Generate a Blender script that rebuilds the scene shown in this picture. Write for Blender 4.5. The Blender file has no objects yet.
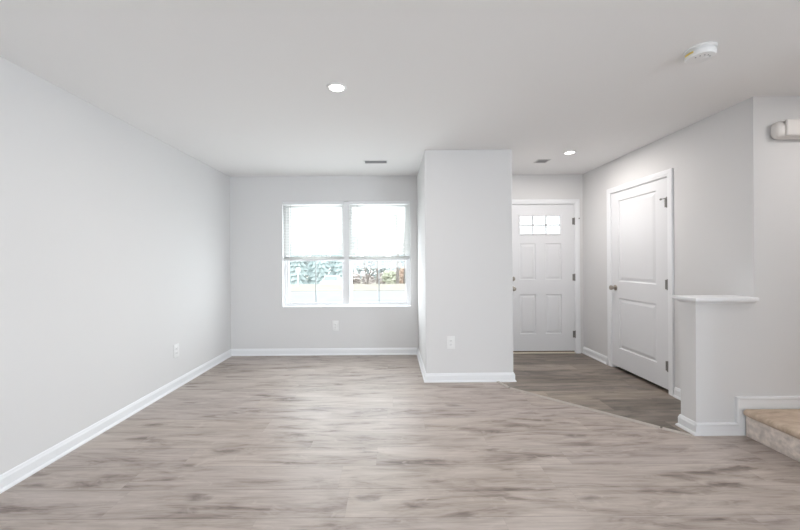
import bpy, bmesh, math, random
from mathutils import Vector, Matrix

C = bpy.context.scene
COL = C.collection
PI = math.pi
random.seed(7)

# ------------------------------------------------------------------ camera
F = 350.0                      # focal length in pixels of the 800 px wide frame
EYE = 1.268
cam_d = bpy.data.cameras.new('camera')
cam = bpy.data.objects.new('camera', cam_d)
COL.objects.link(cam)
cam.location = (0, 0, EYE)
cam.rotation_euler = (PI / 2, 0, 0)
cam.rotation_euler = (Matrix.Rotation(PI / 2, 3, 'X') @ Matrix.Rotation(math.radians(-0.40), 3, 'Z')).to_euler()
cam_d.sensor_width = 36.0
cam_d.lens = F / 800 * 36
cam_d.shift_x = 9 / 800
cam_d.shift_y = -3.5 / 800
cam_d.clip_start = 0.05
cam_d.clip_end = 400
C.camera = cam

# ------------------------------------------------------------------ world
w = bpy.data.worlds.new('overcast_sky')
C.world = w
w.use_nodes = True
nt = w.node_tree
nt.nodes.clear()
out = nt.nodes.new('ShaderNodeOutputWorld')
bg = nt.nodes.new('ShaderNodeBackground')
tc = nt.nodes.new('ShaderNodeTexCoord')
sep = nt.nodes.new('ShaderNodeSeparateXYZ')
rmp = nt.nodes.new('ShaderNodeValToRGB')
rmp.color_ramp.elements[0].position = 0.0
rmp.color_ramp.elements[0].color = (0.96, 0.98, 1.0, 1)
rmp.color_ramp.elements[1].position = 0.6
rmp.color_ramp.elements[1].color = (0.89, 0.945, 1.0, 1)
nt.links.new(tc.outputs['Generated'], sep.inputs[0])
nt.links.new(sep.outputs['Z'], rmp.inputs[0])
nt.links.new(rmp.outputs[0], bg.inputs['Color'])
bg.inputs['Strength'].default_value = 2.5
nt.links.new(bg.outputs[0], out.inputs[0])

# ------------------------------------------------------------------ exposure
C.view_settings.view_transform = 'Standard'
C.view_settings.look = 'None'
C.view_settings.exposure = 0.52
C.view_settings.gamma = 1.0
C.view_settings.use_curve_mapping = False

# ------------------------------------------------------------------ window daylight and added fill lamps
def area_light(name, loc, direction, sx, sy, power, col=(1, 1, 1)):
    d = bpy.data.lights.new(name, 'AREA')
    d.shape = 'RECTANGLE'
    d.size, d.size_y = sx, sy
    d.energy = power
    d.color = col
    o = bpy.data.objects.new(name, d)
    COL.objects.link(o)
    o.location = loc
    o.rotation_euler = Vector(direction).to_track_quat('-Z', 'Y').to_euler()
    return o

# added fill lamp in an invented opening of the unseen side wall
area_light('side_fill', (3.68, -3.0, 1.20), (-1, 0.25, 0), 2.8, 2.1, 98, (0.79, 0.90, 1.0))
# added fill lamp at the invented opening behind the camera
area_light('rear_fill', (0.2, -7.95, 1.55), (0, 1, 0), 4.4, 1.2, 44, (0.79, 0.90, 1.0))
# daylight through the front window
area_light('window_daylight', (-0.61, 5.05, 1.30), (0, -1, 0.35), 1.7, 1.35, 28, (0.93, 0.97, 1.0))

# ================================================================== materials
def mat(name, col, rough=0.5, metal=0.0, spec=0.5, bump=0.0, bscale=80.0, var=0.0, vscale=3.0, emit=None, estr=0.0):
    m = bpy.data.materials.new(name)
    m.use_nodes = True
    t = m.node_tree
    b = t.nodes['Principled BSDF']
    b.inputs['Base Color'].default_value = (*col, 1)
    b.inputs['Roughness'].default_value = rough
    b.inputs['Metallic'].default_value = metal
    b.inputs['Specular IOR Level'].default_value = spec
    if emit:
        b.inputs['Emission Color'].default_value = (*emit, 1)
        b.inputs['Emission Strength'].default_value = estr
    co = t.nodes.new('ShaderNodeTexCoord')
    if bump:
        n = t.nodes.new('ShaderNodeTexNoise')
        n.inputs['Scale'].default_value = bscale
        n.inputs['Detail'].default_value = 4
        t.links.new(co.outputs['Object'], n.inputs['Vector'])
        bp = t.nodes.new('ShaderNodeBump')
        bp.inputs['Strength'].default_value = bump
        bp.inputs['Distance'].default_value = 0.002
        t.links.new(n.outputs['Fac'], bp.inputs['Height'])
        t.links.new(bp.outputs[0], b.inputs['Normal'])
    if var:
        n = t.nodes.new('ShaderNodeTexNoise')
        n.inputs['Scale'].default_value = vscale
        n.inputs['Detail'].default_value = 5
        t.links.new(co.outputs['Object'], n.inputs['Vector'])
        r = t.nodes.new('ShaderNodeValToRGB')
        r.color_ramp.elements[0].position = 0.3
        r.color_ramp.elements[1].position = 0.7
        r.color_ramp.elements[0].color = (*[c * (1 - var) for c in col], 1)
        r.color_ramp.elements[1].color = (*[min(1, c * (1 + var)) for c in col], 1)
        t.links.new(n.outputs['Fac'], r.inputs[0])
        t.links.new(r.outputs[0], b.inputs['Base Color'])
    return m

def glass_mat(name, tint=(0.97, 0.99, 0.99)):
    m = bpy.data.materials.new(name)
    m.use_nodes = True
    t = m.node_tree
    t.nodes.clear()
    o = t.nodes.new('ShaderNodeOutputMaterial')
    tr = t.nodes.new('ShaderNodeBsdfTransparent')
    tr.inputs['Color'].default_value = (*tint, 1)
    gl = t.nodes.new('ShaderNodeBsdfGlossy')
    gl.inputs['Roughness'].default_value = 0.02
    mx = t.nodes.new('ShaderNodeMixShader')
    mx.inputs[0].default_value = 0.05
    t.links.new(tr.outputs[0], mx.inputs[1])
    t.links.new(gl.outputs[0], mx.inputs[2])
    t.links.new(mx.outputs[0], o.inputs[0])
    return m

def slat_mat():
    m = bpy.data.materials.new('blind_slat_vinyl')
    m.use_nodes = True
    t = m.node_tree
    b = t.nodes['Principled BSDF']
    b.inputs['Base Color'].default_value = (0.9, 0.9, 0.89, 1)
    b.inputs['Roughness'].default_value = 0.45
    o = t.nodes['Material Output']
    tl = t.nodes.new('ShaderNodeBsdfTranslucent')
    tl.inputs['Color'].default_value = (0.9, 0.9, 0.88, 1)
    mx = t.nodes.new('ShaderNodeMixShader')
    mx.inputs[0].default_value = 0.6
    t.links.new(b.outputs[0], mx.inputs[1])
    t.links.new(tl.outputs[0], mx.inputs[2])
    t.links.new(mx.outputs[0], o.inputs[0])
    return m

def plank_mat(name, pale, mid, dark, width, y_off, rough, plank_var, seam, contrast=1.0, spec=0.5):
    """Vinyl planks running along X, with streaky grain, smoky patches, knots and thin seams."""
    L = 1.22
    m = bpy.data.materials.new(name)
    m.use_nodes = True
    t = m.node_tree
    N, K = t.nodes, t.links
    b = N['Principled BSDF']
    def math_(op, a, bb=None, c=None):
        n = N.new('ShaderNodeMath')
        n.operation = op
        for i, v in enumerate((a, bb, c)):
            if v is None:
                continue
            if isinstance(v, (int, float)):
                n.inputs[i].default_value = v
            else:
                K.new(v, n.inputs[i])
        return n.outputs[0]
    co = N.new('ShaderNodeTexCoord')
    s = N.new('ShaderNodeSeparateXYZ')
    K.new(co.outputs['Object'], s.inputs[0])
    X, Y = s.outputs['X'], s.outputs['Y']
    v = math_('DIVIDE', math_('ADD', Y, y_off), width)
    row = math_('FLOOR', v)
    fv = math_('FRACT', v)
    wr = N.new('ShaderNodeTexWhiteNoise')
    wr.noise_dimensions = '1D'
    K.new(row, wr.inputs['W'])
    u = math_('ADD', math_('DIVIDE', X, L), math_('MULTIPLY', wr.outputs['Value'], 7.3))
    colm = math_('FLOOR', u)
    fu = math_('FRACT', u)
    cid = N.new('ShaderNodeCombineXYZ')
    K.new(row, cid.inputs[0]); K.new(colm, cid.inputs[1])
    wp = N.new('ShaderNodeTexWhiteNoise')
    wp.noise_dimensions = '3D'
    K.new(cid.outputs[0], wp.inputs['Vector'])
    sp = N.new('ShaderNodeSeparateColor')
    K.new(wp.outputs['Color'], sp.inputs[0])
    r1, r2, r3 = sp.outputs[0], sp.outputs[1], sp.outputs[2]
    def noise(sx, sy, detail, dist, seedx, rgh=0.55):
        cv = N.new('ShaderNodeCombineXYZ')
        K.new(math_('ADD', math_('MULTIPLY', X, sx), math_('MULTIPLY', r1, 37.0 + seedx)), cv.inputs[0])
        K.new(math_('ADD', math_('MULTIPLY', Y, sy), math_('MULTIPLY', r2, 53.0)), cv.inputs[1])
        K.new(math_('MULTIPLY', r3, 11.0), cv.inputs[2])
        n = N.new('ShaderNodeTexNoise')
        n.inputs['Scale'].default_value = 1.0
        n.inputs['Detail'].default_value = detail
        n.inputs['Roughness'].default_value = rgh
        n.inputs['Distortion'].default_value = dist
        K.new(cv.outputs[0], n.inputs['Vector'])
        return n.outputs['Fac']
    smoke_plank = noise(1.3, 9.0, 6, 1.3, 0.0, 0.6)
    gv = N.new('ShaderNodeCombineXYZ')
    K.new(math_('MULTIPLY', X, 1.3), gv.inputs[0])
    K.new(math_('MULTIPLY', Y, 6.5), gv.inputs[1])
    gn = N.new('ShaderNodeTexNoise')
    gn.inputs['Scale'].default_value = 1.0
    gn.inputs['Detail'].default_value = 7
    gn.inputs['Roughness'].default_value = 0.6
    gn.inputs['Distortion'].default_value = 1.6
    K.new(gv.outputs[0], gn.inputs['Vector'])
    smoke = math_('ADD', math_('MULTIPLY', smoke_plank, 0.45), math_('MULTIPLY', gn.outputs['Fac'], 0.55))
    fine = noise(4.0, 95.0, 4, 0.25, 5.0, 0.6)
    contour = noise(1.5, 8.0, 2, 0.3, 13.0)
    lines = math_('MULTIPLY_ADD', math_('SINE', math_('MULTIPLY', contour, 95.0)), 0.5, 0.5)
    hatch = noise(9.0, 14.0, 3, 0.8, 21.0)
    def ramp(fac, stops):
        r = N.new('ShaderNodeValToRGB')
        e = r.color_ramp.elements
        e[0].position, e[0].color = stops[0][0], (*stops[0][1], 1)
        e[1].position, e[1].color = stops[-1][0], (*stops[-1][1], 1)
        for p, c in stops[1:-1]:
            x = e.new(p)
            x.color = (*c, 1)
        K.new(fac, r.inputs[0])
        return r.outputs[0]
    def mix(fac, a, bb, mode='MIX'):
        n = N.new('ShaderNodeMix')
        n.data_type = 'RGBA'
        n.blend_type = mode
        if isinstance(fac, (int, float)):
            n.inputs[0].default_value = fac
        else:
            K.new(fac, n.inputs[0])
        for i, q in ((6, a), (7, bb)):
            if isinstance(q, tuple):
                n.inputs[i].default_value = (*q, 1)
            else:
                K.new(q, n.inputs[i])
        return n.outputs[2]
    base = ramp(smoke, [(0.35, dark), (0.45, mid), (0.54, tuple((p + q) / 2 for p, q in zip(pale, mid))), (0.66, pale)])
    # cathedral grain shows only inside the smoky zones
    inv = math_('SUBTRACT', 1.0, smoke)
    zone = N.new('ShaderNodeMapRange')
    zone.inputs[1].default_value, zone.inputs[2].default_value = 0.47, 0.66
    K.new(inv, zone.inputs[0])
    gfac = math_('MULTIPLY', math_('MULTIPLY', math_('POWER', lines, 3.0), zone.outputs[0]), 0.45 * contrast)
    base = mix(gfac, base, tuple(c * 0.72 for c in dark))
    ff = N.new('ShaderNodeMapRange')
    ff.inputs[1].default_value, ff.inputs[2].default_value = 0.36, 0.66
    ff.inputs[3].default_value, ff.inputs[4].default_value = 0.90, 1.07
    K.new(fine, ff.inputs[0])
    cc = N.new('ShaderNodeCombineColor')
    for i in range(3):
        K.new(ff.outputs[0], cc.inputs[i])
    base = mix(1.0, base, cc.outputs[0], 'MULTIPLY')
    hz = N.new('ShaderNodeMapRange')
    hz.inputs[1].default_value, hz.inputs[2].default_value = 0.60, 0.74
    hz.inputs[4].default_value = 0.45
    K.new(hatch, hz.inputs[0])
    base = mix(hz.outputs[0], base, tuple(min(1, c * 1.08) for c in pale))
    # knots: sparse dark spots
    vo = N.new('ShaderNodeTexVoronoi')
    vo.voronoi_dimensions = '2D'
    vo.inputs['Scale'].default_value = 1.0
    kv = N.new('ShaderNodeCombineXYZ')
    K.new(math_('MULTIPLY_ADD', X, 1.25, math_('MULTIPLY', hatch, 0.30)), kv.inputs[0])
    K.new(math_('MULTIPLY_ADD', Y, 4.2, math_('MULTIPLY', gn.outputs['Fac'], 0.55)), kv.inputs[1])
    K.new(kv.outputs[0], vo.inputs['Vector'])
    kd = N.new('ShaderNodeMapRange')
    kd.inputs[1].default_value, kd.inputs[2].default_value = 0.02, 0.12
    kd.inputs[3].default_value, kd.inputs[4].default_value = 0.62, 0.0
    K.new(vo.outputs['Distance'], kd.inputs[0])
    sc_ = N.new('ShaderNodeSeparateColor')
    K.new(vo.outputs['Color'], sc_.inputs[0])
    pick = math_('GREATER_THAN', sc_.outputs[0], 0.45)
    base = mix(math_('MULTIPLY', kd.outputs[0], pick), base, tuple(c * 0.7 for c in dark))
    # plank to plank tone
    pt = math_('MULTIPLY_ADD', r3, plank_var * 2, 1 - plank_var)
    pc = N.new('ShaderNodeCombineColor')
    for i in range(3):
        K.new(pt, pc.inputs[i])
    base = mix(1.0, base, pc.outputs[0], 'MULTIPLY')
    warm = mix(r1, (1.0, 0.985, 0.975), (1.02, 1.0, 0.96))
    base = mix(1.0, base, warm, 'MULTIPLY')
    # seams
    e1 = math_('MINIMUM', fv, math_('SUBTRACT', 1.0, fv))
    e2 = math_('MINIMUM', fu, math_('SUBTRACT', 1.0, fu))
    s1 = math_('LESS_THAN', e1, 0.0022 / width)
    s2 = math_('LESS_THAN', e2, 0.0016 / L)
    sm = math_('MULTIPLY', math_('MAXIMUM', s1, math_('MULTIPLY', s2, 0.25)), seam)
    base = mix(sm, base, tuple(c * 0.4 for c in dark))
    K.new(base, b.inputs['Base Color'])
    rr = N.new('ShaderNodeMapRange')
    rr.inputs[3].default_value, rr.inputs[4].default_value = rough - 0.06, rough + 0.08
    K.new(fine, rr.inputs[0])
    K.new(rr.outputs[0], b.inputs['Roughness'])
    b.inputs['Specular IOR Level'].default_value = spec
    bp = N.new('ShaderNodeBump')
    bp.inputs['Strength'].default_value = 0.12
    bp.inputs['Distance'].default_value = 0.001
    K.new(math_('SUBTRACT', fine, sm), bp.inputs['Height'])
    K.new(bp.outputs[0], b.inputs['Normal'])
    return m

def tread_mat():
    """Tan stair covering: streaks along its length over a mottled weave."""
    m = bpy.data.materials.new('tan_stair_covering')
    m.use_nodes = True
    t = m.node_tree
    b = t.nodes['Principled BSDF']
    co = t.nodes.new('ShaderNodeTexCoord')
    mp = t.nodes.new('ShaderNodeMapping')
    mp.inputs['Scale'].default_value = (7, 26, 12)
    mp.inputs['Rotation'].default_value = (0, 0, 0.35)
    t.links.new(co.outputs['Object'], mp.inputs[0])
    n = t.nodes.new('ShaderNodeTexNoise')
    n.inputs['Scale'].default_value = 1.0
    n.inputs['Detail'].default_value = 6
    n.inputs['Roughness'].default_value = 0.65
    t.links.new(mp.outputs[0], n.inputs['Vector'])
    r = t.nodes.new('ShaderNodeValToRGB')
    e = r.color_ramp.elements
    e[0].position, e[0].color = 0.30, (0.44, 0.33, 0.24, 1)
    e[1].position, e[1].color = 0.72, (0.72, 0.60, 0.49, 1)
    x = e.new(0.5); x.color = (0.60, 0.47, 0.36, 1)
    t.links.new(n.outputs['Fac'], r.inputs[0])
    t.links.new(r.outputs[0], b.inputs['Base Color'])
    b.inputs['Roughness'].default_value = 0.8
    return m

M = {}
M['wall'] = mat('wall_paint', (0.745, 0.74, 0.738), 0.75, spec=0.3, bump=0.06, bscale=220)
M['ceiling'] = mat('ceiling_paint', (0.91, 0.905, 0.90), 0.9, spec=0.2, bump=0.10, bscale=160)
M['trim'] = mat('trim_enamel', (0.87, 0.88, 0.895), 0.32)
M['door'] = mat('door_enamel', (0.81, 0.815, 0.83), 0.34)
M['vinyl'] = mat('white_vinyl', (0.83, 0.835, 0.845), 0.35)
M['plastic'] = mat('white_plastic', (0.85, 0.85, 0.845), 0.4)
M['fixture'] = mat('cream_plastic', (0.84, 0.81, 0.78), 0.45)
M['nickel'] = mat('satin_nickel', (0.42, 0.38, 0.33), 0.32, 1.0)
M['hinge'] = mat('hinge_nickel', (0.25, 0.24, 0.23), 0.45, 0.6)
M['bronze'] = mat('bronze_sill', (0.16, 0.11, 0.07), 0.45, 0.2)
M['sillwood'] = mat('pale_sill', (0.80, 0.72, 0.60), 0.5)
M['muntin'] = mat('grille_bar', (0.56, 0.57, 0.575), 0.5)
M['dark'] = mat('recess_shade', (0.03, 0.03, 0.03), 0.7)  # near black standing in for shade inside the vent duct
M['slot'] = mat('grey_slot', (0.26, 0.26, 0.27), 0.6)
M['ventgrey'] = mat('vent_metal', (0.62, 0.62, 0.61), 0.5)
M['glass'] = glass_mat('clear_pane')
M['slat'] = slat_mat()
M['lens'] = mat('lit_lens', (1, 1, 1), 0.4, emit=(1.0, 0.95, 0.88), estr=9.0)
M['sticker'] = mat('yellow_sticker', (0.80, 0.60, 0.14), 0.5)
M['strip'] = mat('strip_vinyl', (0.46, 0.415, 0.375), 0.42, var=0.08, vscale=20)
M['floor'] = plank_mat('pale_planks', (0.53, 0.475, 0.445), (0.385, 0.33, 0.298), (0.17, 0.134, 0.118), 0.22, -1.955, 0.43, 0.02, 0.36)
M['entry'] = plank_mat('dark_planks', (0.34, 0.287, 0.240), (0.205, 0.174, 0.150), (0.105, 0.090, 0.080), 0.22, -2.52, 0.40, 0.36, 0.5)
M['tread'] = tread_mat()
M['riser'] = mat('mottled_riser', (0.74, 0.66, 0.60), 0.9, bump=0.4, bscale=60, var=0.22, vscale=28)
M['concrete'] = mat('pale_concrete', (0.285, 0.287, 0.29), 0.9, var=0.05, vscale=0.6)
M['lawn'] = mat('dormant_lawn', (0.33, 0.295, 0.24), 0.95, var=0.10, vscale=1.5)
M['field'] = mat('rough_field', (0.46, 0.40, 0.28), 0.95, var=0.2, vscale=0.8)
M['conifer'] = mat('conifer_needles', (0.43, 0.50, 0.49), 0.9, var=0.12, vscale=1.2)
M['bark'] = mat('grey_bark', (0.20, 0.175, 0.155), 0.9, var=0.2, vscale=6)
M['twig'] = mat('bare_twigs', (0.52, 0.46, 0.43), 0.95, var=0.15, vscale=1.5)
M['hazytwig'] = mat('hazed_far_twigs', (0.48, 0.53, 0.53), 0.95, var=0.1, vscale=0.8)  # distance haze mixed into the twig colour
M['rust'] = mat('rust_foliage', (0.58, 0.43, 0.34), 0.9, var=0.25, vscale=2)
M['bush'] = mat('olive_bush', (0.47, 0.48, 0.37), 0.9, var=0.25, vscale=2)
M['carpaint'] = mat('white_car_paint', (0.85, 0.86, 0.87), 0.2)
M['carglass'] = mat('car_glass', (0.25, 0.28, 0.32), 0.1)
M['tyre'] = mat('tyre_rubber', (0.04, 0.04, 0.04), 0.8)
M['redlamp'] = mat('tail_lamp', (0.5, 0.08, 0.06), 0.3)

# ================================================================== mesh helpers
def box(bm, x0, x1, y0, y1, z0, z1, bev=0.0, seg=2):
    r = bmesh.ops.create_cube(bm, size=1)
    vs = r['verts']
    for v in vs:
        v.co = Vector((x0 + (v.co.x + .5) * (x1 - x0), y0 + (v.co.y + .5) * (y1 - y0), z0 + (v.co.z + .5) * (z1 - z0)))
    if bev:
        es = list({e for v in vs for e in v.link_edges})
        bmesh.ops.bevel(bm, geom=es, offset=bev, segments=seg, affect='EDGES', profile=0.5)

def tube(bm, p0, p1, r0, r1=None, seg=12, caps=True):
    r1 = r0 if r1 is None else r1
    p0, p1 = Vector(p0), Vector(p1)
    d = (p1 - p0).normalized()
    a = d.orthogonal().normalized()
    b2 = d.cross(a)
    ra, rb = [], []
    for i in range(seg):
        t = 2 * PI * i / seg
        o = a * math.cos(t) + b2 * math.sin(t)
        ra.append(bm.verts.new(p0 + o * r0))
        rb.append(bm.verts.new(p1 + o * r1))
    for i in range(seg):
        j = (i + 1) % seg
        bm.faces.new((ra[i], ra[j], rb[j], rb[i]))
    if caps:
        bm.faces.new(ra[::-1])
        bm.faces.new(rb)

def lathe(bm, centre, axis, profile, seg=32):
    """profile: (radius, distance along axis) pairs, closed at both ends."""
    c, d = Vector(centre), Vector(axis).normalized()
    a = d.orthogonal().normalized()
    b2 = d.cross(a)
    rings = []
    for r, h in profile:
        if r < 1e-6:
            rings.append([bm.verts.new(c + d * h)])
        else:
            rings.append([bm.verts.new(c + d * h + (a * math.cos(2 * PI * i / seg) + b2 * math.sin(2 * PI * i / seg)) * r) for i in range(seg)])
    for p, q in zip(rings, rings[1:]):
        for i in range(seg):
            j = (i + 1) % seg
            if len(p) == 1 and len(q) == 1:
                continue
            if len(p) == 1:
                bm.faces.new((p[0], q[i], q[j]))
            elif len(q) == 1:
                bm.faces.new((p[i], p[j], q[0]))
            else:
                bm.faces.new((p[i], p[j], q[j], q[i]))
    if len(rings[0]) > 1:
        bm.faces.new(rings[0][::-1])
    if len(rings[-1]) > 1:
        bm.faces.new(rings[-1])

def sweep(bm, path, profile, mp, side=1):
    """Mitred moulding: path in a plane, profile (offset from path, height); mp(a, b, h) -> xyz."""
    P = [Vector(p) for p in path]
    n = len(P)
    nor = []
    for i in range(n - 1):
        d = (P[i + 1] - P[i]).normalized()
        nor.append(Vector((d.y, -d.x)) * side)
    rows = []
    for i in range(n):
        if i == 0:
            m = nor[0]
        elif i == n - 1:
            m = nor[-1]
        else:
            m = (nor[i - 1] + nor[i]).normalized()
            m = m / max(0.2, m.dot(nor[i]))
        rows.append([bm.verts.new(mp(P[i].x + m.x * o, P[i].y + m.y * o, h)) for o, h in profile])
    k = len(profile)
    for a, b2 in zip(rows, rows[1:]):
        for i in range(k):
            j = (i + 1) % k
            bm.faces.new((a[i], a[j], b2[j], b2[i]))
    bm.faces.new(rows[0][::-1])
    bm.faces.new(rows[-1])

def poly_solid(bm, pts, z0, z1, mp=None):
    mp = mp or (lambda a, b2, h: (a, b2, h))
    lo = [bm.verts.new(mp(a, b2, z0)) for a, b2 in pts]
    hi = [bm.verts.new(mp(a, b2, z1)) for a, b2 in pts]
    bm.faces.new(hi)
    bm.faces.new(lo[::-1])
    n = len(pts)
    for i in range(n):
        j = (i + 1) % n
        bm.faces.new((lo[i], lo[j], hi[j], hi[i]))

def obj(name, bm, m, parent=None, smooth=False, origin=None):
    bmesh.ops.recalc_face_normals(bm, faces=bm.faces)
    me = bpy.data.meshes.new(name)
    if origin is None and parent is not None:
        origin = parent.get('_o')
    bm.to_mesh(me)
    bm.free()
    me.materials.append(m)
    o = bpy.data.objects.new(name, me)
    COL.objects.link(o)
    if smooth:
        for p in me.polygons:
            p.use_smooth = True
        try:
            me.set_sharp_from_angle(angle=math.radians(35))
        except Exception:
            pass
    if parent is not None:
        o.parent = parent
        root = parent
        while root.parent is not None:
            root = root.parent
        if parent is root and root.type == 'EMPTY':
            me.transform(Matrix.Translation(root.location).inverted())
        else:
            me.transform(Matrix.Translation(root.location).inverted())
    return o

def tag(o, label=None, cat=None, group=None, kind=None):
    if label: o['label'] = label
    if cat: o['category'] = cat
    if group: o['group'] = group
    if kind: o['kind'] = kind
    return o

def empty(name, loc, label=None, cat=None, group=None, kind=None):
    o = bpy.data.objects.new(name, None)
    o.empty_display_size = 0.05
    COL.objects.link(o)
    o.location = loc
    return tag(o, label, cat, group, kind)

def copy_thing(root, loc, label, rotz=None):
    r = root.copy()
    COL.objects.link(r)
    r.location = loc
    if rotz is not None:
        r.rotation_euler = (0, 0, rotz)
    r['label'] = label
    for ch in list(root.children):
        c = ch.copy()
        COL.objects.link(c)
        c.parent = r
        for g in list(ch.children):
            d = g.copy()
            COL.objects.link(d)
            d.parent = c
    return r

def struct(name, bm, m, label, cat, smooth=False):
    o = obj(name, bm, m, smooth=smooth)
    return tag(o, label, cat, kind='structure')

B = bmesh.new

# ================================================================== setting
H = 2.44
XL, XR = -2.19, 2.62           # living room wall, entry wall
YB = 4.77                      # front wall of the house (window and entry door)
YR = -8.0
XE = 3.7                       # far side past the stair landing
PX0, PX1, PY = 0.362, 1.28, 3.68      # projecting closet block
KX, KY0, KY1 = 2.195, 2.525, 2.660      # half wall end and faces

# window and door openings in the front wall
WX0, WX1, WZ0, WZ1 = -1.479, 0.266, 0.651, 2.095
DX0, DX1, DZ1 = 1.578, 2.515, 2.045
CY0, CY1, CZ1 = 3.296, 4.168, 2.062   # closet door opening in the entry wall

# floors, cut along the transition strip
S0, S1, S2, S3 = (1.105, PY), (1.168, 3.475), (2.02, 2.632), (KX, KY0)
bm = B()
poly_solid(bm, [(XL, YR), (XE, YR), (XE, KY0), S3, S2, S1, S0, (PX0, PY), (PX0, YB), (XL, YB)], -0.06, 0.0)
struct('floor', bm, M['floor'], 'pale grey brown plank floor of the living room', 'floor')
bm = B()
poly_solid(bm, [S0, S1, S2, S3, (KX, KY1), (XE, KY1), (XE, YB), (PX1, YB), (PX1, PY)], -0.06, 0.0)
struct('floor_entry', bm, M['entry'], 'darker brown plank floor of the entry by the doors', 'floor')

bm = B()
box(bm, XL - .12, XE + .12, YR - .12, YB + .16, H, H + .1)
struct('ceiling', bm, M['ceiling'], 'flat off white ceiling', 'ceiling')

bm = B()
box(bm, XL - .12, XL, YR - .12, YB + .16, -.06, H)
struct('wall_left', bm, M['wall'], 'long plain pale grey wall beside the pale floor', 'wall')

bm = B()
t0, t1 = YB, YB + .16
box(bm, XL, WX0, t0, t1, -.06, H)
box(bm, WX0, WX1, t0, t1, -.06, WZ0)
box(bm, WX0, WX1, t0, t1, WZ1, H)
box(bm, WX1, DX0, t0, t1, -.06, H)
box(bm, DX0, DX1, t0, t1, DZ1, H)
box(bm, DX1, XE + .12, t0, t1, -.06, H)
struct('wall_back', bm, M['wall'], 'pale grey wall holding the window and the entry door', 'wall')

bm = B()
box(bm, PX0, PX1, PY, YB, 0, H, 0.006, 2)
struct('wall_pillar', bm, M['wall'], 'pale grey block of wall projecting between window and entry', 'wall')

bm = B()
box(bm, XR, XR + .12, KY0, CY0, 0, H)
box(bm, XR, XR + .12, CY1, YB, 0, H)
box(bm, XR, XR + .12, CY0, CY1, CZ1, H)
struct('wall_right', bm, M['wall'], 'pale grey entry wall holding the two panel closet door', 'wall')

bm = B()
box(bm, XR + .12, XE, KY0, KY1, 0, H)
struct('wall_stair', bm, M['wall'], 'pale grey wall above the stair step', 'wall')

bm = B()
box(bm, XE, XE + .12, YR - .12, -4.5, -.06, H)
box(bm, XE, XE + .12, -1.5, YB, -.06, H)
box(bm, XE, XE + .12, -4.5, -1.5, 2.28, H)  # the opening below this header is invented to admit light
box(bm, XE, XE + .12, -4.5, -1.5, -.06, 0.1)
struct('wall_side', bm, M['wall'], 'pale grey wall at the far side of the stair', 'wall')

bm = B()
box(bm, 2.66, XE, .85, .97, 0, H)  # out of view, added to keep light from behind off the stair wall
struct('wall_light_block', bm, M['wall'], 'added unseen wall shading the stair wall', 'wall')

bm = B()
box(bm, KX, XR, KY0, KY1, 0, 0.967)
struct('wall_half', bm, M['wall'], 'low pale grey half wall under a white ledge', 'wall')

# unseen wall behind the camera, its wide opening added to let light in
bm = B()
box(bm, XL, -2.1, YR - .12, YR, -.06, H)
box(bm, 2.5, XE, YR - .12, YR, -.06, H)
box(bm, -2.1, 2.5, YR - .12, YR, 2.2, H)
box(bm, -2.1, 2.5, YR - .12, YR, -.06, 0.9)
struct('wall_rear', bm, M['wall'], 'unseen wall behind the viewer with an added light opening', 'wall')

# ------------------------------------------------------------------ baseboards
BASE = [(0, 0), (.024, 0), (.023, .010), (.018, .017), (.013, .020), (.013, .068), (.009, .078), (.0075, .086), (.003, .092), (0, .092)]
flat = lambda a, b2, h: (a, b2, h)
def baseboard(name, path, label, side=1):
    bm = B()
    sweep(bm, path, BASE, flat, side)
    struct(name, bm, M['trim'], label, 'baseboard')
baseboard('baseboard_left', [(XL, YR), (XL, YB - .0125)], 'white baseboard along the long plain wall')
baseboard('baseboard_back', [(XL, YB), (PX0 - .0125, YB)], 'white baseboard under the window')
baseboard('baseboard_pillar', [(PX0, YB - .025), (PX0, PY), (PX1, PY), (PX1, YB)], 'white baseboard wrapping the projecting wall block', 1)
baseboard('baseboard_right', [(XR, YB), (XR, CY1 + .072)], 'short white baseboard between entry door and closet door', 1)
baseboard('baseboard_right.001', [(XR, CY0 - .062), (XR, KY1), (KX, KY1), (KX, KY0 - .0128)], 'white baseboard from closet door round the half wall', 1)

# stepped skirting board on the stair wall
ymap = lambda a, b2, h: (a, KY0 - h, b2)
bm = B()
SX = 2.474
poly_solid(bm, [(KX - .0128, 0), (XE, 0), (XE, .278), (SX, .278), (SX, .092), (KX - .0128, .092)], 0, .0125, ymap)
sweep(bm, [(KX - .0128, .092), (SX, .092), (SX, .278), (XE, .278)], [(0, .010), (.022, .010), (.022, .0135), (.014, .0165), (.004, .0155), (0, .012)], ymap, 1)
struct('trim_1', bm, M['trim'], 'white stepped skirting board behind the stair step', 'skirting board')

# ledge on the half wall
bm = B()
poly_solid(bm, [(KX - .032, KY0 - .04), (XR - .006, KY0 - .04), (XR + .010, KY0 - .001), (XR - .001, KY0 - .001), (XR - .001, KY1 + .04), (KX - .032, KY1 + .04)], .968, .993)
es = [e for e in bm.edges if abs(e.verts[0].co.z - e.verts[1].co.z) < 1e-5]
bmesh.ops.bevel(bm, geom=es, offset=.006, segments=3, affect='EDGES', profile=.5)
sweep(bm, [(XR - .001, KY1), (KX, KY1), (KX, KY0), (XR - .004, KY0)], [(0, .970), (.020, .970), (.018, .962), (.009, .954), (.005, .948), (0, .948)], flat, 1)
struct('trim_2', bm, M['trim'], 'white wooden ledge capping the half wall', 'ledge')

# ------------------------------------------------------------------ casings and doors
CAS = [(0, 0), (0, .009), (.006, .012), (.018, .0125), (.026, .0155), (.050, .017), (.058, .017), (.062, .013), (.062, 0)]

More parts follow.
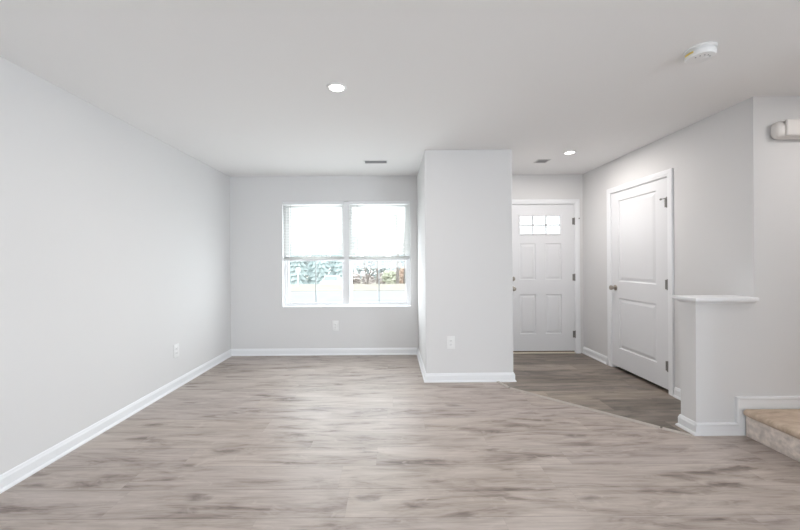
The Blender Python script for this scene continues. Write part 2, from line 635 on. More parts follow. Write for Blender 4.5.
def panelled(bm, a0, a1, z0, z1, panels, holes, thick, mp, steps):
    xs = sorted({a0, a1, *[p[0] for p in panels + holes], *[p[1] for p in panels + holes]})
    zs = sorted({z0, z1, *[p[2] for p in panels + holes], *[p[3] for p in panels + holes]})
    cache = {}
    def V(a, z, d):
        k = (round(a, 5), round(z, 5), round(d, 5))
        if k not in cache:
            cache[k] = bm.verts.new(mp(a, z, d))
        return cache[k]
    for i in range(len(xs) - 1):
        for j in range(len(zs) - 1):
            ca, cz = (xs[i] + xs[i + 1]) / 2, (zs[j] + zs[j + 1]) / 2
            inh = any(p[0] < ca < p[1] and p[2] < cz < p[3] for p in holes)
            inp = any(p[0] < ca < p[1] and p[2] < cz < p[3] for p in panels)
            q = [(xs[i], zs[j]), (xs[i + 1], zs[j]), (xs[i + 1], zs[j + 1]), (xs[i], zs[j + 1])]
            if not (inh or inp):
                bm.faces.new([V(a, z, 0) for a, z in q])
            if not inh:
                bm.faces.new([V(a, z, thick) for a, z in q[::-1]])
    def ring(r0, d0, r1, d1):
        c0 = [(r0[0], r0[2]), (r0[1], r0[2]), (r0[1], r0[3]), (r0[0], r0[3])]
        c1 = [(r1[0], r1[2]), (r1[1], r1[2]), (r1[1], r1[3]), (r1[0], r1[3])]
        for k in range(4):
            l = (k + 1) % 4
            bm.faces.new([V(*c0[k], d0), V(*c0[l], d0), V(*c1[l], d1), V(*c1[k], d1)])
    for p in panels:
        prev, pd = p, 0.0
        for ins, d in steps:
            r = (p[0] + ins, p[1] - ins, p[2] + ins, p[3] - ins)
            ring(prev, pd, r, d)
            prev, pd = r, d
        bm.faces.new([V(prev[0], prev[2], pd), V(prev[1], prev[2], pd), V(prev[1], prev[3], pd), V(prev[0], prev[3], pd)])
    for p in holes:
        ring(p, 0, p, thick)
    ring((a0, a1, z0, z1), 0, (a0, a1, z0, z1), thick)

STEPS = [(.007, .010), (.016, .010), (.040, .0025)]

def door_frame(root, a0, a1, ztop, mp, depth=.14, gap=.010):
    """jamb lining and mitred casing around the opening a0..a1"""
    bm = B()
    j = .016
    def slab(x0, x1, z0, z1, d0, d1):
        pts = [mp(x, z, d) for x in (x0, x1) for z in (z0, z1) for d in (d0, d1)]
        vs = [bm.verts.new(p) for p in pts]
        for f in ((0, 1, 3, 2), (4, 6, 7, 5), (0, 4, 5, 1), (2, 3, 7, 6), (0, 2, 6, 4), (1, 5, 7, 3)):
            bm.faces.new([vs[i] for i in f])
    slab(a0, a0 + j - .003, 0, ztop, -.001, depth)
    slab(a1 - j + .003, a1, 0, ztop, -.001, depth)
    slab(a0, a1, ztop - j + .003, ztop, -.001, depth)
    # door stop
    slab(a0 + j - .003, a0 + j + .009, 0, ztop - j, .052, .075)
    slab(a1 - j - .009, a1 - j + .003, 0, ztop - j, .052, .075)
    slab(a0 + j, a1 - j, ztop - j - .009, ztop - j + .003, .052, .075)
    obj('jamb', bm, M['trim'], root)
    bm = B()
    sweep(bm, [(a0 + .008, 0), (a0 + .008, ztop - .008), (a1 - .008, ztop - .008), (a1 - .008, 0)], CAS, lambda a, z, h: mp(a, z, -h), -1)
    obj('casing', bm, M['trim'], root)

def hinge(root, a, z, mp, dirn, stop=False, leaf=-1):
    """leaf on the slab edge with a five knuckle barrel standing proud"""
    bm = B()
    p0 = Vector(mp(a, z - .045, -.007)); p1 = Vector(mp(a, z + .045, -.007))
    n = 5
    for k in range(n):
        q0, q1 = p0.lerp(p1, k / n + .006), p0.lerp(p1, (k + 1) / n - .006)
        tube(bm, q0, q1, .0085, seg=12)
    tube(bm, p0 + Vector((0, 0, -.006)), p1 + Vector((0, 0, .006)), .0045, seg=10)
    for s in (0, 1):
        aa = a + dirn * (.003 + .012 * s)
    x0, x1 = sorted((a - leaf * .010, a + leaf * .030))
    pts = [mp(x, zz, d) for x in (x0, x1) for zz in (z - .045, z + .045) for d in (-.004, -.0005)]
    vs = [bm.verts.new(p) for p in pts]
    for f in ((0, 1, 3, 2), (4, 6, 7, 5), (0, 4, 5, 1), (2, 3, 7, 6), (0, 2, 6, 4), (1, 5, 7, 3)):
        bm.faces.new([vs[i] for i in f])
    h = obj('hinge', bm, M['hinge'], root, smooth=True)
    if stop:
        bm = B()
        top = Vector(mp(a, z + .040, -.010))
        end = Vector(mp(a + dirn * .052, z + .036, -.020))
        tube(bm, top, end, .0042, seg=10)
        lathe(bm, end, (end - top), [(0, -.002), (.009, -.002), (.010, .002), (.009, .008), (0, .009)], 14)
        obj('hinge_stop', bm, M['hinge'], h, smooth=True)

def knob(root, name, a, z, mp, big=True):
    ax = Vector(mp(a, z, -1)) - Vector(mp(a, z, 0))
    c = mp(a, z, 0)
    bm = B()
    if big:
        lathe(bm, c, ax, [(0, 0), (.032, 0), (.033, .004), (.028, .010), (.013, .013), (.011, .028), (.015, .034), (.025, .040), (.0275, .050), (.026, .060), (.018, .066), (0, .068)], 28)
    else:
        lathe(bm, c, ax, [(0, 0), (.031, 0), (.032, .006), (.028, .016), (.020, .019), (0, .020)], 28)
        p, q = Vector(c), ax
        box(bm, p.x - .004, p.x + .004, p.y - .030, p.y - .016, p.z - .013, p.z + .013, .002, 1)
    obj(name, bm, M['nickel'], root, smooth=True)

# entry door
fm = lambda a, z, d: (a, YB + d, z)
fd = lambda a, z, d: (a, YB + .006 + d, z)
d1 = empty('door_1', (2.05, YB, 0), 'white entry door with a small grid window and four panels', 'door', kind='structure')
door_frame(d1, DX0, DX1, DZ1, fm)
LX0, LX1, LZ0, LZ1 = 1.755, 2.318, 1.622, 1.882
bm = B()
panelled(bm, DX0 + .014, DX1 - .014, .034, DZ1 - .016,
         [(1.755, 1.975, 1.005, 1.50), (2.108, 2.326, 1.005, 1.50), (1.755, 1.975, .265, .805), (2.108, 2.326, .265, .805)],
         [(LX0 + .004, LX1 - .004, LZ0 + .004, LZ1 - .004)], .044, fd, STEPS)
slab = obj('door_panel', bm, M['door'], d1)
bm = B()
sweep(bm, [(LX0 + .012, LZ0 + .012), (LX0 + .012, LZ1 - .012), (LX1 - .012, LZ1 - .012), (LX1 - .012, LZ0 + .012), (LX0 + .012, LZ0 + .012)],
      [(0, -.008), (0, .006), (.010, .010), (.022, .004), (.022, -.002)], lambda a, z, h: fd(a, z, -h), -1)
fr = obj('lite_frame', bm, M['door'], d1)
bm = B()
box(bm, LX0 + .004, LX1 - .004, YB + .026, YB + .030, LZ0 + .004, LZ1 - .004)
obj('pane', bm, M['glass'], fr)
bm = B()
gw = (LX1 - LX0 - .024) / 3
for k in (1, 2):
    x = LX0 + .012 + gw * k
    box(bm, x - .011, x + .011, YB + .018, YB + .036, LZ0 + .008, LZ1 - .008, .003, 1)
zc = (LZ0 + LZ1) / 2
box(bm, LX0 + .008, LX1 - .008, YB + .0185, YB + .0355, zc - .011, zc + .011, .003, 1)
obj('muntin', bm, M['muntin'], fr)
knob(d1, 'door_knob', 1.660, .885, fd)
knob(d1, 'deadbolt', 1.660, 1.020, fd, False)
for z, st in ((1.80, True), (1.035, False), (.26, False)):
    hinge(d1, DX1 - .010, z, fd, 1, st)
bm = B()
box(bm, DX0 + .014, DX1 - .014, YB - .012, YB + .12, 0.0, .018, .004, 2)
tag(obj('threshold', bm, M['sillwood'], d1), 'pale wooden threshold')
bm = B()
box(bm, DX0 + .015, DX1 - .015, YB + .012, YB + .045, .0185, .036)
tag(obj('door_sweep', bm, M['bronze'], d1), 'bronze door sweep')

# closet door
cm = lambda a, z, d: (XR + d, a, z)
cd = lambda a, z, d: (XR + .001 + d, a, z)
d2 = empty('door_2', (XR, 3.73, 0), 'white two panel closet door', 'door', kind='structure')
door_frame(d2, CY0, CY1, CZ1, cm, .12)
bm = B()
panelled(bm, CY0 + .014, CY1 - .014, .034, CZ1 - .016,
         [(3.462, 4.030, .250, .830), (3.462, 4.030, 1.022, 1.950)], [], .036, cd, [(.008, .011), (.018, .011), (.046, .0025)])
obj('door_panel', bm, M['door'], d2)
knob(d2, 'door_knob', 4.090, .945, cd)
for z, st in ((1.812, True), (1.030, False), (.255, False)):
    hinge(d2, CY0 + .018, z, cd, 1, st, 1)

# ------------------------------------------------------------------ window
w1 = empty('window_1', ((WX0 + WX1) / 2, YB + .10, WZ0), 'white twin window looking onto the road', 'window', kind='structure')
FY0, FY1 = YB + .072, YB + .150
MX = (-0.653, -0.567)
bm = B()
f = .036
box(bm, WX0, WX0 + f, FY0, FY1, WZ0, WZ1, .003, 1)
box(bm, WX1 - f, WX1, FY0, FY1, WZ0, WZ1, .003, 1)
box(bm, WX0 + f, WX1 - f, FY0, FY1, WZ1 - f, WZ1, .003, 1)
box(bm, WX0 + f, WX1 - f, FY0, FY1, WZ0, WZ0 + .028, .003, 1)
obj('window_frame', bm, M['vinyl'], w1)
bm = B()
box(bm, MX[0], MX[1], YB + .040, FY1, WZ0 + .028, WZ1 - .001, .004, 2)
obj('mullion', bm, M['vinyl'], w1)
bm = B()
box(bm, WX0, WX1, YB + .001, FY0, WZ0, WZ0 + .010, .002, 1)
obj('sill', bm, M['trim'], w1)
ZM = 1.318
for (xa, xb) in ((WX0 + f, MX[0]), (MX[1], WX1 - f)):
    for part, za, zb, ya in (('lower', WZ0 + .028, ZM, YB + .084), ('upper', ZM - .036, WZ1 - f, YB + .116)):
        bm = B()
        s = .026
        yb = ya + .028
        box(bm, xa, xa + s, ya, yb, za, zb, .003, 1)
        box(bm, xb - s, xb, ya, yb, za, zb, .003, 1)
        box(bm, xa + s, xb - s, ya, yb, za, za + .030, .003, 1)
        box(bm, xa + s, xb - s, ya, yb, zb - .034, zb, .003, 1)
        sash = obj('sash', bm, M['vinyl'], w1)
        bm = B()
        box(bm, xa + s, xb - s, ya + .012, ya + .016, za + .030, zb - .034)
        obj('pane', bm, M['glass'], sash)
        bm = B()
        xm = (xa + xb) / 2
        box(bm, xm - .007, xm + .007, ya + .0175, ya + .0225, za + .030, zb - .034)
        obj('muntin', bm, M['muntin'], sash)

# blinds: one per half of the window, hung inside the opening
def blind(xa, xb, label, wx):
    by = YB + .020
    r = empty('window_blind', ((xa + xb) / 2, by, 1.28), label, 'blind', 'half raised blinds in the twin window')
    bm = B()
    box(bm, xa, xb, by - .018, by + .018, WZ1 - .042, WZ1 - .001, .002, 1)
    obj('headrail', bm, M['vinyl'], r)
    bm = B()
    def slat(z, tilt):
        n = 4
        wd = .024
        prev = None
        for k in range(n + 1):
            s = -1 + 2 * k / n
            y = by + s * .5 * wd * math.cos(tilt)
            zz = z + s * .5 * wd * math.sin(tilt) + .0022 * (1 - s * s)
            cur = [bm.verts.new((xa + .004, y, zz)), bm.verts.new((xb - .004, y, zz))]
            if prev:
                bm.faces.new((prev[0], prev[1], cur[1], cur[0]))
            prev = cur
    z = WZ1 - .058
    while z > 1.356:
        slat(z, math.radians(46))
        z -= .0215
    z = 1.309
    while z < 1.346:
        slat(z, 0)
        z += .0034
    so = obj('slats', bm, M['slat'], r, smooth=True)
    md = so.modifiers.new('thickness', 'SOLIDIFY')
    md.thickness = .0008
    bm = B()
    box(bm, xa + .003, xb - .003, by - .013, by + .013, 1.284, 1.307, .003, 2)
    obj('bottom_rail', bm, M['vinyl'], r)
    bm = B()
    for q in (.12, .5, .88):
        x = xa + (xb - xa) * q
        for dy in (-.0135, .0135):
            tube(bm, (x, by + dy, 1.306), (x, by + dy, WZ1 - .042), .0007, seg=5)
    obj('ladder_cord', bm, M['plastic'], r)
    bm = B()
    tube(bm, (wx, by - .030, 1.385), (wx, by - .030, WZ1 - .055), .0042, seg=6)
    tube(bm, (wx, by - .030, WZ1 - .056), (wx, by - .016, WZ1 - .040), .0025, seg=6)
    tube(bm, (wx, by - .030, 1.372), (wx, by - .030, 1.386), .0055, .004, seg=6)
    obj('tilt_wand', bm, M['ventgrey'], r)
blind(WX0 + .006, MX[0] + .010, 'white half raised blind over the mailbox half of the window', -1.360)
blind(MX[1] - .010, WX1 - .006, 'white half raised blind nearest the projecting wall block', -.455)

# ------------------------------------------------------------------ stair step
st = empty('stair_step', (2.9, 1.9, 0), 'tan mottled stair step with rounded nosing against the white skirting', 'stair step')
bm = B()
TY0, TY1, TZ = .972, KY0 - .022, .197
NX = 2.503
prof = []
for k in range(9):
    t = -PI / 2 + PI * k / 8
    prof.append((NX + .024 - .024 * math.cos(t), TZ - .024 + .024 * math.sin(t)))
prof = [(XE - .001, TZ - .048)] + prof + [(XE - .001, TZ)]
rows = []
for y, sh in ((TY0, 0), (TY1 - .02, 0), (TY1 - .006, .003), (TY1, .010)):
    cx = NX + .03
    rows.append([bm.verts.new((x + (sh if x < cx else 0), y, z + (0 if abs(z - TZ + .024) < .001 else (-sh * .4 if z > TZ - .024 else sh * .4)))) for x, z in prof])
for a, b2 in zip(rows, rows[1:]):
    for i in range(len(prof)):
        j = (i + 1) % len(prof)
        bm.faces.new((a[i], a[j], b2[j], b2[i]))
bm.faces.new(rows[0][::-1]); bm.faces.new(rows[-1])
obj('tread', bm, M['tread'], st, smooth=True)
bm = B()
box(bm, 2.532, XE - .001, TY0, KY0 - .019, 0, TZ - .048, .004, 2)
obj('riser', bm, M['riser'], st, smooth=True)

# ------------------------------------------------------------------ transition strip
ts = empty('transition_strip', (1.6, 3.05, 0), 'pale jointed transition strip where the two plank floors meet', 'floor strip')
SP = [(-.019, 0), (-.019, .0045), (-.013, .009), (0, .0105), (.013, .009), (.019, .0045), (.019, 0)]
A0 = (1.108, PY - .026)
def lerp(p, q, t):
    return (p[0] + (q[0] - p[0]) * t, p[1] + (q[1] - p[1]) * t)
A3 = (2.146, 2.515)
for p, q in ((A0, lerp(A0, S1, .97)), (lerp(S1, S2, .008), lerp(S1, S2, .995)), (lerp(S2, A3, .06), A3)):
    bm = B()
    sweep(bm, [p, q], SP, flat, 1)
    obj('strip_section', bm, M['strip'], ts)

# ------------------------------------------------------------------ ceiling fixtures
def downlight(x, y, label, power):
    r = empty('recessed_light', (x, y, H), label, 'ceiling light', 'recessed ceiling lights')
    bm = B()
    # trim ring: a lathe with an open middle
    pr = [(.046, -.001), (.049, -.0075), (.059, -.0085), (.0665, -.005), (.068, -.0005), (.046, -.0005)]
    seg = 40
    rg = [[bm.verts.new((x + rr * math.cos(2 * PI * i / seg), y + rr * math.sin(2 * PI * i / seg), H + h)) for i in range(seg)] for rr, h in pr]
    for a, b2 in zip(rg, rg[1:] + rg[:1]):
        for i in range(seg):
            j = (i + 1) % seg
            bm.faces.new((a[i], a[j], b2[j], b2[i]))
    obj('trim_ring', bm, M['plastic'], r, smooth=True)
    bm = B()
    lathe(bm, (x, y, H), (0, 0, -1), [(.0465, .0012), (.045, .0030), (0, .0042)], 36)
    obj('lens', bm, M['lens'], r, smooth=True)
    d = bpy.data.lights.new('downlight_lamp', 'AREA')
    d.shape = 'DISK'
    d.size = .085
    d.energy = power
    d.color = (1.0, .95, .915)
    l = bpy.data.objects.new('downlight_lamp', d)
    COL.objects.link(l)
    l.parent = r
    l.location = (0, 0, -.012)
    return r
downlight(-.356, 2.348, 'lit round ceiling light above the open living floor', 10)
downlight(1.949, 3.80, 'lit round ceiling light above the entry, before the front door', 8.6)
downlight(3.25, 1.75, 'lit round ceiling light above the stair step', 5)

# smoke detector
sd = empty('smoke_detector', (1.735, 1.955, H), 'round white smoke detector with a yellow sticker on the ceiling', 'smoke detector')
cx, cy = 1.735, 1.955
bm = B()
lathe(bm, (cx, cy, H), (0, 0, -1), [(.072, 0), (.073, .006), (.070, .011), (.066, .012)], 40)
obj('mounting_plate', bm, M['plastic'], sd, smooth=True)
bm = B()
lathe(bm, (cx, cy, H), (0, 0, -1), [(.064, .012), (.064, .016), (.060, .017), (.060, .021), (.069, .0225), (.070, .036), (.064, .048), (.050, .052), (0, .053)], 40)
hd = obj('detector_body', bm, M['plastic'], sd, smooth=True)
bm = B()
lathe(bm, (cx + .018, cy - .012, H - .0518), (0, 0, -1), [(.014, 0), (.014, .0025), (.012, .0035), (0, .0038)], 20)
obj('test_button', bm, M['plastic'], hd, smooth=True)
bm = B()
for k in range(5):
    t = math.radians(200 + 28 * k)
    px, py = cx + .0615 * math.cos(t), cy + .0615 * math.sin(t)
    lathe(bm, (cx + .040 * math.cos(t), cy + .040 * math.sin(t), H - .0520), (0, 0, -1), [(.0032, 0), (.0032, .002), (0, .0022)], 8)
tag(obj('sounder_hole', bm, M['slot'], hd), 'grey sounder holes')
bm = B()
n = 6
a0, a1 = math.radians(165), math.radians(205)
for k in range(n):
    t, u = a0 + (a1 - a0) * k / n, a0 + (a1 - a0) * (k + 1) / n
    q = [bm.verts.new((cx + rr * math.cos(s), cy + rr * math.sin(s), H - zz)) for s, rr, zz in ((t, .0712, .025), (u, .0712, .025), (u, .0712, .036), (t, .0712, .036))]
    bm.faces.new(q)
o = obj('sticker', bm, M['sticker'], hd)
md = o.modifiers.new('thickness', 'SOLIDIFY'); md.thickness = .0008
tag(o, 'small yellow sticker')

# ceiling vents
def vent(x, y, sx, sy, nblade, label, blade_m):
    r = empty('ceiling_vent', (x, y, H), label, 'vent', 'ceiling air vents')
    bm = B()
    fr = .018
    box(bm, x - sx / 2, x + sx / 2, y - sy / 2, y - sy / 2 + fr, H - .007, H - .0005, .002, 1)
    box(bm, x - sx / 2, x + sx / 2, y + sy / 2 - fr, y + sy / 2, H - .007, H - .0005, .002, 1)
    box(bm, x - sx / 2, x - sx / 2 + fr, y - sy / 2 + fr, y + sy / 2 - fr, H - .007, H - .0005, .002, 1)
    box(bm, x + sx / 2 - fr, x + sx / 2, y - sy / 2 + fr, y + sy / 2 - fr, H - .007, H - .0005, .002, 1)
    obj('vent_frame', bm, M['ventgrey'] if blade_m else M['plastic'], r)
    bm = B()
    box(bm, x - sx / 2 + fr, x + sx / 2 - fr, y - sy / 2 + fr, y + sy / 2 - fr, H - .0015, H - .0005)
    obj('duct_shade', bm, M['dark'], r)  # flat dark plate on the solid ceiling, paints the duct's shade
    bm = B()
    for k in range(nblade):
        yy = y - sy / 2 + fr + (sy - 2 * fr) * (k + .5) / nblade
        vs = [bm.verts.new(p) for p in ((x - sx / 2 + fr, yy - .004, H - .002), (x + sx / 2 - fr, yy - .004, H - .002), (x + sx / 2 - fr, yy + .0035, H - .0065), (x - sx / 2 + fr, yy + .0035, H - .0065))]
        bm.faces.new(vs)
    o = obj('louvre', bm, M['slot'], r)  # blades coloured slot grey so the shaded gaps show
    md = o.modifiers.new('thickness', 'SOLIDIFY'); md.thickness = .001
vent(-.17, 4.10, .29, .135, 8, 'long white ceiling vent in front of the window', 0)
vent(1.785, 4.12, .15, .14, 8, 'small dark ceiling vent before the entry door', 1)

# ------------------------------------------------------------------ outlets
def outlet_proto(loc, label):
    """built facing -Y around the origin"""
    r = empty('wall_outlet', (0, 0, 0), label, 'outlet', 'wall outlets')
    bm = B()
    box(bm, -.042, .042, -.006, 0, -.067, .067, .003, 3)
    obj('cover_plate', bm, M['plastic'], r, smooth=True)
    for s in (-1, 1):
        bm = B()
        box(bm, -.0165, .0165, -.0085, -.0055, s * .0205 - .0145, s * .0205 + .0145, .003, 3)
        so = obj('socket', bm, M['plastic'], r, smooth=True)
        bm = B()
        for dx, hh in ((-.0065, .0045), (.0065, .0038)):
            box(bm, dx - .0012, dx + .0012, -.0088, -.0080, s * .0205 - hh + .003, s * .0205 + hh + .003)
        lathe(bm, (0, -.0080, s * .0205 - .008), (0, -1, 0), [(.0025, 0), (.0025, .0008), (0, .0008)], 10)
        obj('slot', bm, M['slot'], so)
    bm = B()
    lathe(bm, (0, -.0055, 0), (0, -1, 0), [(.0035, 0), (.0035, .0012), (0, .0016)], 12)
    obj('screw', bm, M['plastic'], r, smooth=True)
    r.location = loc
    return r
op = outlet_proto((.623, PY, .413), 'white wall outlet on the projecting wall block')
copy_thing(op, (-.763, YB, .398), 'white wall outlet low on the wall under the window')
copy_thing(op, (XL, 3.557, .378), 'white wall outlet on the long plain wall', PI / 2)

# wall box high above the stair
wb = empty('wall_fixture', (2.95, KY0, 2.19), 'white rounded box fixture high on the wall above the stair step', 'wall fixture')
bm = B()
box(bm, 2.732, 3.20, KY0 - .055, KY0, 2.124, 2.244, .042, 6)
obj('backing_box', bm, M['fixture'], wb, smooth=True)
bm = B()
box(bm, 2.790, 3.14, KY0 - .068, KY0 - .046, 2.135, 2.251, .012, 3)
obj('front_cover', bm, M['fixture'], wb, smooth=True)

# ================================================================== outdoors
GZ = -0.35
bm = B()
poly_solid(bm, [(-60, YB + .2), (60, YB + .2), (60, 19.4), (-60, 19.4)], GZ - .3, GZ)
struct('road', bm, M['concrete'], 'pale road beyond the window', 'road')
bm = B()
prof = [(19.4, GZ - .3), (19.4, GZ + .02), (24.6, GZ + .02), (25.5, GZ), (36, -1.52), (46, -2.3), (95, -2.3), (95, -3)]
a = [bm.verts.new((-90, y, z)) for y, z in prof]
b2 = [bm.verts.new((90, y, z)) for y, z in prof]
for i in range(len(prof)):
    j = (i + 1) % len(prof)
    bm.faces.new((a[i], a[j], b2[j], b2[i]))
bm.faces.new(a[::-1]); bm.faces.new(b2)
struct('ground', bm, M['lawn'], 'straw coloured grass bank across the road', 'ground')

def gz(y):
    pts = [(19.4, GZ + .02), (24.6, GZ + .02), (25.5, GZ), (36, -1.52), (46, -2.3), (200, -2.3)]
    for (ya, za), (yb, zb) in zip(pts, pts[1:]):
        if ya <= y <= yb:
            return za + (zb - za) * (y - ya) / (yb - ya)
    return GZ

# mailbox
mx, my = -6.244, 23.5
mb = empty('mailbox', (mx, my, gz(my)), 'white mailbox on a thin post across the road', 'mailbox')
bm = B()
box(bm, mx - .035, mx + .035, my - .035, my + .035, gz(my), .60, .006, 1)
obj('post', bm, M['vinyl'], mb)
bm = B()
n = 10
rows = []
for yy in (my - .24, my + .24):
    sec = [(mx - .10, .60), (mx + .10, .60)] + [(mx + .10 * math.cos(PI * k / n), .80 + .10 * math.sin(PI * k / n)) for k in range(n + 1)]
    rows.append([bm.verts.new((xx, yy, zz)) for xx, zz in sec])
for i in range(len(rows[0])):
    j = (i + 1) % len(rows[0])
    bm.faces.new((rows[0][i], rows[0][j], rows[1][j], rows[1][i]))
bm.faces.new(rows[0][::-1]); bm.faces.new(rows[1])
obj('box_body', bm, M['vinyl'], mb, smooth=True)

# white car parked down the bank, seen end on
cxx, cyy = -5.966, 36.0
cz = gz(cyy) - .02
car = empty('car', (cxx, cyy, cz), 'white car parked beyond the grass bank', 'car')
def loft(bm, secs):
    rows = [[bm.verts.new(p) for p in s] for s in secs]
    k = len(rows[0])
    for p, q in zip(rows, rows[1:]):
        for i in range(k):
            j = (i + 1) % k
            bm.faces.new((p[i], p[j], q[j], q[i]))
    bm.faces.new(rows[0][::-1]); bm.faces.new(rows[-1])
def rect(y, hw, z0, z1, ch=.06):
    return [(cxx + x, y, cz + z) for x, z in ((-hw + ch, z0), (hw - ch, z0), (hw, z0 + ch), (hw, z1 - ch), (hw - ch, z1), (-hw + ch, z1), (-hw, z1 - ch), (-hw, z0 + ch))]
bm = B()
loft(bm, [rect(cyy - 2.2, .78, .35, .80), rect(cyy - 2.05, .88, .25, .92), rect(cyy - 1.2, .90, .22, .96), rect(cyy + 1.0, .90, .22, .96), rect(cyy + 2.0, .86, .25, .86), rect(cyy + 2.2, .76, .35, .72)])
obj('body', bm, M['carpaint'], car, smooth=True)
bm = B()
loft(bm, [rect(cyy - 1.75, .76, .93, .97, .015), rect(cyy - 1.15, .66, .93, 1.40, .05), rect(cyy + .25, .64, .93, 1.44, .05), rect(cyy + 1.05, .76, .93, .98, .015)])
obj('cabin', bm, M['carpaint'], car, smooth=True)
bm = B()
q = [bm.verts.new(p) for p in ((cxx - .68, cyy - 1.70, cz + 1.01), (cxx + .68, cyy - 1.70, cz + 1.01), (cxx + .60, cyy - 1.23, cz + 1.345), (cxx - .60, cyy - 1.23, cz + 1.345))]
bm.faces.new(q)
o = obj('rear_window', bm, M['carglass'], car)
md = o.modifiers.new('thickness', 'SOLIDIFY'); md.thickness = .03; md.offset = 0
for s in (-1, 1):
    bm = B()
    box(bm, cxx + s * .70 - .10, cxx + s * .70 + .10, cyy - 2.13, cyy - 2.0, cz + .68, cz + .82, .02, 2)
    obj('tail_light', bm, M['redlamp'], car)
    for yy in (-1.35, 1.35):
        bm = B()
        lathe(bm, (cxx + s * .72, cyy + yy, cz + .32), (s, 0, 0), [(0, 0), (.30, 0), (.32, .04), (.32, .15), (.30, .19), (.20, .19), (.18, .17), (0, .17)], 24)
        obj('wheel', bm, M['tyre'], car)

# conifers
def conifer(x, y, h, r, seed, label, group):
    rnd = random.Random(seed)
    z0 = gz(y)
    t = empty('conifer_tree', (x, y, z0), label, 'tree', group)
    bm = B()
    tube(bm, (x, y, z0 - .1), (x, y, z0 + h * .9), .14, .03, 8)
    obj('trunk', bm, M['bark'], t)
    bm = B()
    tiers = 11
    for k in range(tiers):
        f_ = k / (tiers - 1)
        zb = z0 + h * (.06 + .80 * f_)
        rb = r * (1 - f_ ** 1.6) ** .7 + .12
        hh = h * .17
        seg = 18
        tip = bm.verts.new((x, y, zb + hh))
        ring = []
        for i in range(seg):
            a_ = 2 * PI * i / seg + k
            rr = rb * (1.0 if i % 2 else .66) * rnd.uniform(.82, 1.12)
            ring.append(bm.verts.new((x + rr * math.cos(a_), y + rr * math.sin(a_), zb - rr * .22 + rnd.uniform(-.08, .08))))
        cc = bm.verts.new((x, y, zb + .1))
        for i in range(seg):
            j = (i + 1) % seg
            bm.faces.new((ring[i], ring[j], tip))
            bm.faces.new((ring[j], ring[i], cc))
    obj('foliage', bm, M['conifer'], t)
gl = 'bluish green conifer in the tree row behind the mailbox'
for i, (x_, yy, h, r) in enumerate(((-16.6, 41, 6.4, 1.30), (-13.8, 41, 6.0, 1.30), (-11.0, 41, 6.3, 1.30), (-8.2, 41, 5.9, 1.30), (-5.4, 41, 6.2, 1.30),
                                    (-15.2, 44.5, 7.0, 1.32), (-12.4, 44.5, 6.6, 1.32), (-9.6, 44.5, 7.1, 1.32), (-6.8, 44.5, 6.7, 1.32), (-18.0, 44.5, 6.8, 1.32))):
    conifer(x_, yy, h, r, i, gl, 'conifers in the tree row')

# bare trees
def bare_tree(x, y, paths, label, name='bare_tree', twigs=0, seed=0, group=None, crown=None):
    """paths: lists of (dx, dz, radius) from the base"""
    rnd = random.Random(seed)
    z0 = gz(y)
    t = empty(name, (x, y, z0), label, 'tree', group)
    for k, pth in enumerate(paths):
        bm = B()
        for p, q in zip(pth, pth[1:]):
            tube(bm, (x + p[0], y + p[0] * .3, z0 + p[1]), (x + q[0], y + q[0] * .3, z0 + q[1]), p[2], q[2], 8)
        e = pth[-1]
        for _ in range(twigs):
            i = rnd.randrange(len(pth) // 2, len(pth))
            b_ = pth[i]
            L_ = rnd.uniform(.5, 1.3)
            a_ = rnd.uniform(-1.2, 1.2)
            tube(bm, (x + b_[0], y + b_[0] * .3, z0 + b_[1]), (x + b_[0] + L_ * math.sin(a_), y + rnd.uniform(-.5, .5), z0 + b_[1] + L_ * math.cos(a_)), b_[2] * .5, .01, 5)
        obj('trunk' if k == 0 else 'branch', bm, M['bark'], t)
    return t
bare_tree(-1.679, 25, [[(0, 0, .09), (.02, .35, .08)], [(.02, .33, .06), (-.16, .9, .05), (-.24, 1.6, .045), (-.20, 2.6, .035), (-.3, 3.8, .02)], [(.02, .33, .06), (.20, .9, .05), (.30, 1.5, .045), (.46, 2.4, .035), (.5, 3.6, .02)]],
          'bare tree forking low into a V, across the road', twigs=4, seed=1)
bare_tree(-1.040, 26, [[(0, 0, .07), (.02, 1.2, .06), (.06, 2.6, .05), (0, 4.2, .02)], [(.03, 1.2, .04), (.22, 2.2, .03), (.25, 3.4, .015)]],
          'thin bare tree standing nearest the forked tree', twigs=5, seed=2)
bare_tree(0.483, 26, [[(0, 0, .13), (0, 1.5, .12), (.02, 3.0, .11), (-.05, 5.0, .07)], [(.02, 2.9, .06), (-.5, 3.9, .04), (-.7, 4.6, .02)]],
          'thick straight bare trunk across the road', twigs=6, seed=3)
bare_tree(1.080, 28, [[(0, 0, .11), (.05, 1.5, .10), (0, 3.0, .09), (.1, 5.2, .05)]],
          'bare trunk beside the rust coloured shrub', twigs=6, seed=4)

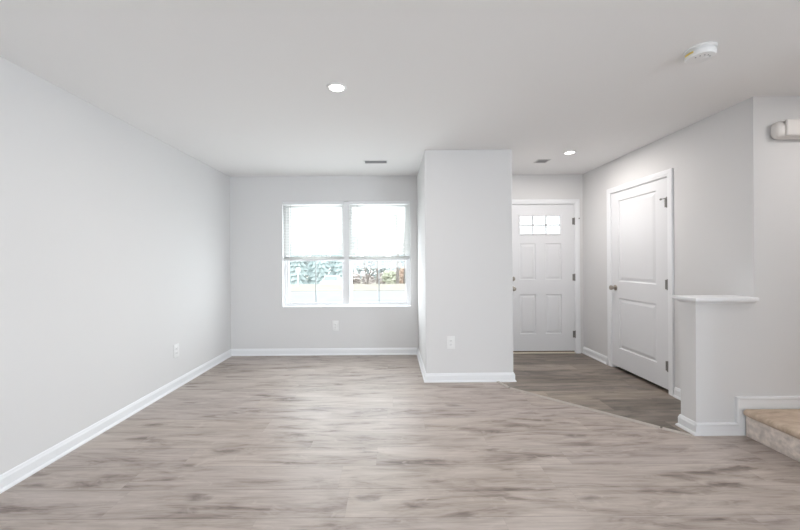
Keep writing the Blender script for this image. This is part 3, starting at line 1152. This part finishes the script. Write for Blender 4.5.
def clump(name, x, y, rx, rz, m, label, cat, seed, z0=None, group=None, n=150, leaf=.26, ry=None):
    """a crown or shrub of many small leaf sprays on a few stems"""
    rnd = random.Random(seed)
    zb = gz(y) if z0 is None else z0
    t = empty(name, (x, y, zb), label, cat, group)
    bm = B()
    for k in range(5):
        a_ = 2 * PI * k / 5
        tube(bm, (x, y, zb - .05), (x + rx * .5 * math.cos(a_), y + rx * .5 * math.sin(a_), zb + rz * 1.1), rx * .035, .01, 6)
    obj('stem', bm, M['bark'], t)
    bm = B()
    for _ in range(n):
        while True:
            p = Vector((rnd.uniform(-1, 1), rnd.uniform(-1, 1), rnd.uniform(-1, 1)))
            if p.length < 1:
                break
        c = Vector((x + p.x * rx, y + p.y * rx, zb + rz + p.z * rz))
        s = leaf * rnd.uniform(.6, 1.2)
        mtx = Matrix.Translation(c) @ Matrix.Rotation(rnd.uniform(0, 6.3), 4, 'Z') @ Matrix.Rotation(rnd.uniform(0, 6.3), 4, 'X') @ Matrix.Diagonal((s, s * .6, s * .35, 1))
        bmesh.ops.create_icosphere(bm, subdivisions=1, radius=1, matrix=mtx)
    obj('foliage', bm, m, t)
gb = 'brownish thicket shrub behind the bare trees across the road'
for i, (x_, yy, rx, rz) in enumerate(((-3.35, 31, .62, .66), (-2.05, 31, .56, .56), (-.70, 31, .60, .62), (.55, 31, .60, .55), (1.85, 31, .60, .68), (3.15, 31, .60, .7))):
    clump('thicket_shrub', x_, yy, rx, rz, M['twig'], gb, 'shrub', 10 + i, group='brownish thicket shrubs', n=110, leaf=.2)
clump('olive_shrub', -0.080, 28, .62, .60, M['bush'], 'olive green shrub between the bare trees across the road', 'shrub', 31)
clump('rust_shrub', 0.930, 29.6, .34, .80, M['rust'], 'rust coloured shrub near the thick bare trunk', 'shrub', 32, leaf=.2)
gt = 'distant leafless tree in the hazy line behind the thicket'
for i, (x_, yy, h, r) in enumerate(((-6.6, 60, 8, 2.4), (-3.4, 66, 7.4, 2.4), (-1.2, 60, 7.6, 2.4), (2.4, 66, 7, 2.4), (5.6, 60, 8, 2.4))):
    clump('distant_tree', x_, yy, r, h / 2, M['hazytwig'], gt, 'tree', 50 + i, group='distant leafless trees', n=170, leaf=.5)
gt2 = 'pale far tree showing between the conifers behind the mailbox'
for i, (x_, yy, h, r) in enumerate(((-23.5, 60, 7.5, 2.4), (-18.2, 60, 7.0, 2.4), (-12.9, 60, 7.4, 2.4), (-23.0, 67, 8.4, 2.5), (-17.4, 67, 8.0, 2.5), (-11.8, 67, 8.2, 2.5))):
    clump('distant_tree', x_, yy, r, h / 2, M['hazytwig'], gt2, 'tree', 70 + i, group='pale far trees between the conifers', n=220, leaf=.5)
